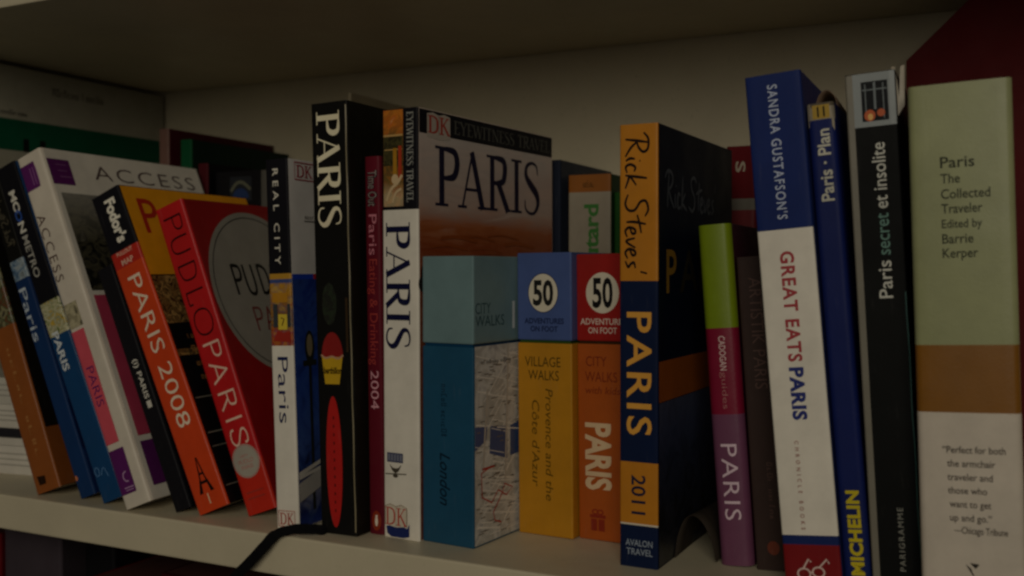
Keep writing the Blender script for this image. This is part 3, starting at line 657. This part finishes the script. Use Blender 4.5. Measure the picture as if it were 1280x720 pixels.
g = []; text(fb, 'CITY', (5, 91.5), (16.6, 91.5), 5, None, join=g); text(fb, 'WALKS', (4.4, 83.7), (22.4, 83.7), 5, None, join=g); text(fb, 'with kids', (4.6, 76.8), (24, 76.8), 3.6, None, join=g, shear=.2)
fb.put('series_title', g, ink('#7c2c12'))
text(fb, 'PARIS', (11.4, 60.1), (11.4, 25.8), 13.2, ink('#d9bb94'), 'title', bold=.035)
gz = 9.0
fb.put('gift_emblem', [rect_pc((7, gz - 4), (10.4, gz + 2), 0, 1), rect_pc((11.2, gz - 4), (14.6, gz + 2), 1, 1), rect_pc((6.4, gz + 2.6), (15.2, gz + 4.2), 2, 1), ring_pc((9.4, gz + 5.6), 1.6, 1.1, .7, 3, 14), ring_pc((12.2, gz + 5.6), 1.6, 1.1, .7, 4, 14)], ink('#8a2a16'))
f = F['navy_orange']
nv = ink('#101d3c'); ob = ink('#c07c1e')
H = f[5] * 1000
r, s, c = book(f, "navy guidebook with orange spine panels and a handwritten signature, 2011 near its foot", [(0, nv), (19.6 / H, ink('#d8cdb8')), (20.4 / H, ob), (49.0 / H, nv), (133.1 / H, ob)], '#0b1222', rr=.0008, page='#bfb394')
signature(s, (8.3, 200.6), (8.6, 135.4), 11.2, ink('#1e1210'))
text(s, 'PARIS', (9.6, 118.7), (9.6, 61.6), 11.6, ink('#dfa040'), 'title', bold=.012, spacing=1.15)
text(s, '2011', (9.3, 43.0), (9.3, 24.8), 6.6, ink('#1a1f38'), 'year', bold=.012)
g = []; text(s, 'AVALON', (3, 11.4), (16.2, 11.4), 2.9, None, join=g, bold=.01); text(s, 'TRAVEL', (3.4, 7.3), (16.2, 7.3), 2.9, None, join=g, bold=.01)
s.put('publisher_lettering', g, ink('#8f9aa8'))
signature(c, (10.5, 176.0), (92, 176.0), 17, ink('#4e5258'))
text(c, 'P', (11.5, 137.5), (26, 137.5), 20, ink('#8f6a22'), 'title', bold=.01)
text(c, 'ARIS', (31, 137.5), (112, 137.5), 20, ink('#2a2418'), 'title', bold=.01)
rect(c, (.9, 76.9), (122, 95.8), ink('#8f4a16'), 'colour_band')
rect(c, (.9, 1), (122, 76.6), photo('cover_photo_evening_city', ['#10131c', '#1d2430', '#33384a', '#141210', '#0e0d10'], 60, zramp=[(0, '#0d0c0c'), (.3, '#12110f'), (.6, '#23283a'), (.85, '#39405a'), (1, '#454a60')], z0=0, z1=.075, zmix=.7), 'cover_photo')
f = F['lime_top']; H = f[5] * 1000
r, s, c = book(f, "short guidebook with a lime green top, crimson middle and mauve lower spine", [(0, ink('#6e405a')), (70.5 / H, ink('#7e1230')), (110.8 / H, ink('#778a13'))], '#4c1a30', rr=.003, bulge=.0012)
text(s, 'CADOGAN', (8.2, 107.1), (8.2, 91.0), 2.9, ink('#d9bcb8'), 'publisher_lettering', bold=.015)
text(s, 'guides', (8.2, 90.3), (8.2, 73.1), 2.6, ink('#a8706e'), 'series_lettering', bold=-.006)
text(s, 'PARIS', (8, 56.7), (8, 21.3), 7.4, ink('#ddc4cf'), 'title', bold=-.004, spacing=1.1)
f = F['short_brown']
r, s, c = book(f, "short dark brown book with faint lettering, beside the lime-topped one", [(0, ink('#3a2c28'))], '#2c211e', rr=.001)
text(s, 'ARTISTIK PARIS', (7.8, 134.6), (7.8, 83.3), 5.6, ink('#5c4640'), 'title', bold=-.004)
scribble(s, (9, 49.5), (9, 23.9), 2.6, ink('#55403a'), 'author', 6, 2)
s.put('publisher_mark', [ell_pc((8.4, 10.3), 2.8, 3.2)], ink('#6c2f1c'))
f = F['blue_white_red']; H = f[5] * 1000
r, s, c = book(f, "tall book with a blue top, white spine with red capitals, and a red foot", [(0, ink('#7c0f14')), (20.6 / H, ink('#1b2a5e')), (24.6 / H, white), (155.1 / H, ink('#192a62'))], '#24336c', rr=.0009)
text(s, "SANDRA GUSTAFSON'S", (11.3, 217.3), (11.3, 159.5), 4.0, ink('#b9c2d8'), 'author', spacing=1.2, bold=.01)
text(s, 'GREAT EATS', (11.8, 145.7), (11.8, 98.5), 5.4, ink('#a8323a'), 'title', bold=.03, spacing=1.15)
text(s, 'PARIS', (11.8, 96.1), (11.8, 73.6), 5.4, ink('#232f78'), 'city_title', bold=.045, spacing=1.1)
text(s, 'CHRONICLE BOOKS', (9.4, 64.8), (9.4, 27.0), 1.6, ink('#9c6a60'), 'publisher_lettering', bold=.02, spacing=2.2)
gz = 9.3
s.put('spectacles_emblem', [ring_pc((8.2, gz - 1), 2.6, 2.2, .7, 0, 22), ring_pc((14.2, gz - .2), 2.4, 2.1, .7, 1, 22), line_pc([(10.8, gz - .6), (11.8, gz - .2)], .7, 2), line_pc([(8, gz + 1.2), (10.4, gz + 5.2), (11.4, gz + 4)], .7, 3), line_pc([(14.6, gz + 1.8), (18, gz + 5.4), (18.8, gz + 3.6)], .7, 4)], ink('#d8bcb4'))
f = F['atlas']
r, s, c = book(f, "slim dark blue street atlas with yellow foot lettering and a torn white spine top", [(0, ink('#18235a')), (.966, ink('#8f8676')), (.992, ink('#5e5548'))], '#16205a', rr=.0022)
atlas_root = r
s.put('torn_edge', [poly_pc([(.4, 199), (1.8, 202.6), (1.6, 208.6), (.4, 209)]), poly_pc([(9.9, 206), (10.9, 201.5), (10.8, 197), (10.0, 199)], 1), poly_pc([(1, 208.2), (5, 207.4), (9, 208), (10.6, 209.2), (1, 209.2)], 2)], ink('#a89d88'))
s.put('number_label', [rect_pc((2.3, 202.6), (9.4, 208.4), 0, 4)], ink('#a8871c'))
text(s, '11', (4.2, 205.5), (7.4, 205.5), 4, ink('#2a2410'), 'number', bold=.03)
text(s, 'Paris · Plan', (6, 167.4), (6, 198.1), 5.0, ink('#c2bfae'), 'title', bold=.02)
text(s, 'MICHELIN', (6.0, 9.3), (6.0, 45.0), 4.8, ink('#c9b51c'), 'publisher_lettering', bold=.045, spacing=1.05)
f = F['tall_black_right']
r, s, c = book(f, "tall black book with a window picture at its top and upright reading white title", [(0, ink('#0d0e0d', .5))], '#0c0d0c', rr=.0008, back='#6a655a')
black_root = r
rect(s, (.05, .4), (3.0, 219.4), ink('#7c776a'), 'grey_edge')
zt = 219.8; zb = 197.3
rect(s, (3.0, zb), (19.5, 219.5), ink('#8a9090'), 'spine_photo')
s.put('photo_window', [rect_pc((6.2, zb + 2.2), (16.6, 216), 0, 4)], ink('#121417'))
s.put('photo_window_bars', [rect_pc((11, zb + 7), (11.9, 215.6), 0, 1), rect_pc((6.4, zb + 15), (16.4, zb + 15.5), 1, 1), rect_pc((7.6, zb + 3), (8, 215), 2, 1), rect_pc((14.6, zb + 3), (15, 215), 3, 1)], ink('#6c7476'))
s.put('photo_lamplight', [ell_pc((9.2, zb + 4.6), 2.2, 2.4, 0, 16), ell_pc((13.6, zb + 5.4), 1.6, 1.6, 1, 14)], ink('#b8521c')); s.put('photo_lamp', [ell_pc((9.4, zb + 4), 1.0, 1.4, 0, 14)], ink('#e0b060'))
text(s, 'et insolite', (11.6, 163.2), (11.6, 190.4), 5.2, ink('#c9c8bc'), 'title', bold=.005)
text(s, 'secret', (11.6, 144.0), (11.6, 161.2), 5.2, ink('#5f8478'), 'title_word', bold=.005)
text(s, 'Paris', (11.6, 126.1), (11.6, 141.6), 5.2, ink('#c9c8bc'), 'title', bold=.005)
text(s, 'PARIGRAMME', (12.2, 13.6), (12.2, 39.7), 2.2, ink('#8c8b82'), 'publisher_lettering', spacing=1.3)
s.put('worn_edge', [line_pc([(19.2 + .15 * math.sin(i * 1.3), 8 + i * 8.6) for i in range(15)], .5)], ink('#3c5c58'))
f = F['thick_green']; H = f[5] * 1000
r, s, c = book(f, "very thick pale green and white book with a brown band, at the right end", [(0, ink('#cdc2b2')), (82.3 / H, ink('#85571a')), (108.6 / H, ink('#96996f'))], '#4a2420', rr=.0025, bulge=.0004)
x0 = 11.2
g = []
for t_, a1, z, cp in (('Paris', 23.4, 179.6, 4.2), ('The', 18.1, 173.3, 3.6), ('Collected', 28.6, 167.3, 3.6), ('Traveler', 25.7, 161.6, 3.6), ('Edited by', 25.5, 155.7, 3.2), ('Barrie', 22.3, 149.9, 3.6), ('Kerper', 23.8, 144.3, 3.6)):
    text(s, t_, (x0, z), (a1, z), cp, None, join=g, bold=.012)
s.put('title', g, ink('#35382a'))
g = []; xq = 9.0
for t_, xa, a1, z in (('“Perfect for both', 0, 31.2, 67.9), ('the armchair', 1.5, 27.5, 62.6), ('traveler and', 1.5, 26.5, 57.3), ('those who', 1.5, 24.4, 52.1), ('want to get', 2, 25.7, 46.8), ('up and go.”', 2, 25.8, 41.5), ('—Chicago Tribune', 3.5, 31.2, 36.7)):
    text(s, t_, (xq + xa, z), (a1, z), 2.6, None, join=g, bold=.012)
s.put('quotation', g, ink('#4c453e'))
vz = 21.6
s.put('publisher_mark', [poly_pc([(16, vz + 2), (19.4, vz - 3.6), (18, vz + .4)]), poly_pc([(17.6, vz + 2.6), (21, vz + 2.2), (19.6, vz + .4)], 1)], ink('#2c2824'))

# ---------------------------------------------------------------- behind the front row
BACK = "books in the dim row behind"
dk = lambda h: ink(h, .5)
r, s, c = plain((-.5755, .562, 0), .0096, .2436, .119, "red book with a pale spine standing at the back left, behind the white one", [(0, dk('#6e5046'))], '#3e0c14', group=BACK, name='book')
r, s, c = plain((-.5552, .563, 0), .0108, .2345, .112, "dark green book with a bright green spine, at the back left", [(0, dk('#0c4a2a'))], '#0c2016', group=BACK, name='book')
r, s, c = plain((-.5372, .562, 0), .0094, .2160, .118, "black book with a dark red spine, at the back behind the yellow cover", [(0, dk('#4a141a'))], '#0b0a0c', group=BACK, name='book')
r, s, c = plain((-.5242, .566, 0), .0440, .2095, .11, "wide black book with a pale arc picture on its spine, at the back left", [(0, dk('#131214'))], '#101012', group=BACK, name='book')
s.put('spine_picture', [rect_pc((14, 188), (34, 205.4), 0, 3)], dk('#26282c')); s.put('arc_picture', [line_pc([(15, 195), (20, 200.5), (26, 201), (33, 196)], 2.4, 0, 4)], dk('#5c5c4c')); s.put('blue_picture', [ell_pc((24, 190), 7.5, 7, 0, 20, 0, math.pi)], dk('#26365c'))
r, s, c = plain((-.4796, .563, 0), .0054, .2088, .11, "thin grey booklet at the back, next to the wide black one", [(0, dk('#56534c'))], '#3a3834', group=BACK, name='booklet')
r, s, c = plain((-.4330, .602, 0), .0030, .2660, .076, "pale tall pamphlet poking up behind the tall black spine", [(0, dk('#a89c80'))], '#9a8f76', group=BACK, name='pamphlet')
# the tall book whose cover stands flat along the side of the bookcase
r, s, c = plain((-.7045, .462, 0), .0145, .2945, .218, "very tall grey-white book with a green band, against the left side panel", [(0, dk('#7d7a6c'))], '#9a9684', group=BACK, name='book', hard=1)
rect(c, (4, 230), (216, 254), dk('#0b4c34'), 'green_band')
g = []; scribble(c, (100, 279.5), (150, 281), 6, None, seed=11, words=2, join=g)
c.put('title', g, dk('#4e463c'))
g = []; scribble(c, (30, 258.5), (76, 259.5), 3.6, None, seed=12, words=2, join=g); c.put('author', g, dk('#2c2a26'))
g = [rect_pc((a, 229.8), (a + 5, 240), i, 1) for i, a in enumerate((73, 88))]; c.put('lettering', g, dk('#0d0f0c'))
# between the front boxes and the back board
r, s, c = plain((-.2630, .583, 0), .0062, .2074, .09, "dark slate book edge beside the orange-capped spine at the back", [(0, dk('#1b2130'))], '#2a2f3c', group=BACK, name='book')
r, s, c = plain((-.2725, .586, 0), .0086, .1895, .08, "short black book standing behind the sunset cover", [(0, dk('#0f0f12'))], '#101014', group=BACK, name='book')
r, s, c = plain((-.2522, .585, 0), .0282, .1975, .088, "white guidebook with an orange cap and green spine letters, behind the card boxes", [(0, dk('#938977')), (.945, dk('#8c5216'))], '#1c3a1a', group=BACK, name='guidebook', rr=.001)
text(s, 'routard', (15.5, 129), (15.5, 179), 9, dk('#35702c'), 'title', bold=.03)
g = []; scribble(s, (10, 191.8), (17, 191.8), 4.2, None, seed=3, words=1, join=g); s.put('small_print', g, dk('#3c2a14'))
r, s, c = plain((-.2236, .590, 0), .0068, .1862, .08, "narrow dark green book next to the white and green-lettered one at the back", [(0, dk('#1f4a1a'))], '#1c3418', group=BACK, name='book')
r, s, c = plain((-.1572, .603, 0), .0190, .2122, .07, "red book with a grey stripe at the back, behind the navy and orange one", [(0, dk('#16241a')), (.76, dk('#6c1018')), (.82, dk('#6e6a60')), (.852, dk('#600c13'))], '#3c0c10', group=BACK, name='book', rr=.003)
text(s, 'S', (9, 203), (9, 196.5), 5.4, dk('#a89c88'), 'lettering', bold=.02)
# dark red magazine file at the back right
m = MB(); P = [(0, 0), (-.0009, .2557), (.0355, .2905), (.13, .2905), (.13, 0)]; t = .0022; dr = dk('#52080b')
mf = empty('magazine_file', (-.0557, .61, 0), (0, 0, 0), "dark red magazine file with a slanted corner, behind the pale green spine", 'file')
def plate(name, P, y0, y1):
    m = MB(); n = len(P); m.add([(x, y0, z) for x, z in P] + [(x, y1, z) for x, z in P], [tuple(range(n)), tuple(range(2 * n - 1, n - 1, -1))] + [(i, i + n, (i + 1) % n + n, (i + 1) % n) for i in range(n)], dr)
    return m.build(name, mf)
plate('side_plate', P, 0, t); plate('side_plate', P, .068, .068 + t)
m = MB(); m.box((.1278, t + .0002, .0003), (.13, .0678, .2902), dr); m.build('end_plate', mf)
m = MB(); m.box((.0003, t + .0002, .0003), (.0022, .0678, .09), dr); m.build('low_end_plate', mf)

# ---------------------------------------------------------------- small things on the shelf
# white booklets lying in a low stack at the far left
zz = 0
for h_, col, lab in ((.019, '#cfc9bd', "thick white booklet at the bottom of the low stack, far left"), (.0052, '#c8c2b6', "white booklet second from the bottom of the low stack, far left"), (.0062, '#26252a', "black-edged booklet in the middle of the low white stack, far left"), (.016, '#cdc7ba', "thick white booklet above the black one in the low stack, far left"), (.018, '#c2bdb0', "white booklet on top of the low stack at the far left")):
    o = empty('booklet', (-.668 + random.uniform(0, .001), .4535 + random.uniform(-.0006, .0006), zz), (0, 0, R(8)), lab, 'booklet', "booklets lying in the low stack")
    m = MB(); m.box((0, .0012, .0006), (.088, .11, h_ - .0008), pages('#cfc8ba')); m.build('page_block', o)
    m = MB(); m.box((0, 0, h_ - .0008), (.089, .111, h_ - .0001), ink(col)); m.box((0, 0, 0), (.089, .111, .0006), ink(col)); m.box((0, 0, .0006), (.089, .0009, h_ - .0008), ink(col)); co = m.build('cover', o)
    if h_ > .01:
        sf = Surf(lambda a, b, e: (a, -e, b), co); g = [rect_pc((46, h_ * 1000 * k), (84 - 7 * (i % 2), h_ * 1000 * k + .8), i, 2) for i, k in enumerate((.3, .5, .7))]
        sf.put('small_print', g, ink('#9a958a'))
    zz += h_ + .0002
# loose curled leaf between the navy spine and the lime-topped one
P = smooth_pts([(-.1458, .0004), (-.1452, .010), (-.1418, .0185), (-.1360, .0215), (-.1300, .0185), (-.1262, .0105), (-.1250, .0012)], 6)
m = MB(); n = len(P); vs = []; fs = []
for j in range(9):
    y = .4665 + j * .011; k = 1 - .035 * j
    vs += [(x, y + .004 * math.sin(i * .17), z * k + .0002) for i, (x, z) in enumerate(P)]
for j in range(8):
    for i in range(n - 1): fs.append((j * n + i, j * n + i + 1, (j + 1) * n + i + 1, (j + 1) * n + i))
m.add(vs, fs, ink('#332c25', .7))
o = m.build('curled_leaf', None, smooth=True); sm = o.modifiers.new('thickness', 'SOLIDIFY'); sm.thickness = .0004
tag(o, "curled brownish paper leaf arching between the navy spine and the lime-topped one", 'paper')
# paper curl behind the torn street atlas
P = smooth_pts([(0, 0), (.0008, .009), (.003, .0145), (.0065, .016), (.0095, .0125), (.010, .007)], 6)
m = MB(); n = len(P); vs = []; fs = []
for j in range(5):
    vs += [(x, j * .012, z * (1 - .04 * j)) for x, z in P]
for j in range(4):
    for i in range(n - 1): fs.append((j * n + i, j * n + i + 1, (j + 1) * n + i + 1, (j + 1) * n + i))
m.add(vs, fs, ink('#6a5646', .6)); o = m.build('curled_page', atlas_root, smooth=True); o.location = (.0012, .012, .2005)
sm = o.modifiers.new('thickness', 'SOLIDIFY'); sm.thickness = .0004
# torn paper tongues at the top of the black book's right edge
m = MB(); m.add([(.0185, .003, .199), (.0225, .004, .205), (.0232, .005, .222), (.0216, .005, .2215), (.0206, .004, .209), (.0196, .004, .2215), (.0182, .003, .2215)], [(0, 1, 4), (1, 2, 3, 4), (0, 4, 5, 6)], ink('#a59c8a'))
o = m.build('torn_page', black_root); sm = o.modifiers.new('thickness', 'SOLIDIFY'); sm.thickness = .0003
# black corded ribbon from under the books over the shelf's front edge
path = smooth_pts([(-.3225, .4292, .0012), (-.3255, .4265, .0026), (-.329, .4225, .0034), (-.335, .4175, .0036), (-.3425, .4128, .0012), (-.3490, .4106, -.0058), (-.3580, .4098, -.0150), (-.3680, .4094, -.0245), (-.3800, .409, -.040), (-.386, .409, -.060)], 8)
m = MB()
for st in range(5):
    q = (st - 2) * .00112; vs = []; fs = []
    for i, pnt in enumerate(path):
        a = Vector(path[max(0, i - 1)]); b = Vector(path[min(len(path) - 1, i + 1)]); tg = (b - a).normalized()
        nrm = Vector((0, -1, .15)).normalized() if pnt[2] < .0012 else Vector((0, -.75, .7)).normalized()
        sd = tg.cross(nrm).normalized(); nn = sd.cross(tg).normalized()
        ctr = Vector(pnt) + sd * q
        for k in range(8):
            an = k * math.pi / 4 + i * .35; rad = .00072 * min(1, .35 + i / 8) * (1 + .1 * math.sin(3 * an))
            vs.append(ctr + sd * rad * math.cos(k * math.pi / 4) + nn * rad * math.sin(k * math.pi / 4) * 1.15)
        if i:
            for k in range(8): fs.append(((i - 1) * 8 + k, (i - 1) * 8 + (k + 1) % 8, i * 8 + (k + 1) % 8, i * 8 + k))
    m.add(vs, fs, ink('#0d0d0f', .75))
tag(m.build('ribbon', None, smooth=True), "black corded ribbon lying across the shelf and hanging over its front edge", 'ribbon')

# ---------------------------------------------------------------- the shelf below
LOW = "books on the shelf below"
zl = -.338
for x, y, w, h_, d, bands, cov, lab in (
    (-.6500, .450, .0430, .300, .16, '#5e0a10', '#4a080c', "dark red book on the shelf below, at the lower left corner"),
    (-.6052, .452, .0540, .304, .16, '#40383e', '#302a2e', "wide greyish mauve book on the shelf below"),
    (-.5500, .470, .0270, .302, .15, '#131215', '#121114', "black book on the shelf below, beside the mauve one"),
    (-.5200, .446, .0560, .283, .17, '#7c150e', '#5a0e0a', "shorter red book on the shelf below"),
    (-.4620, .450, .0700, .293, .16, '#3c0d10', '#300b0e', "maroon book on the shelf below, under the ribbon")):
    plain((x, y, zl), w, h_, d, lab, [(0, ink(bands, .5))], cov, group=LOW, name='book', rr=.002, page='#4a1810')
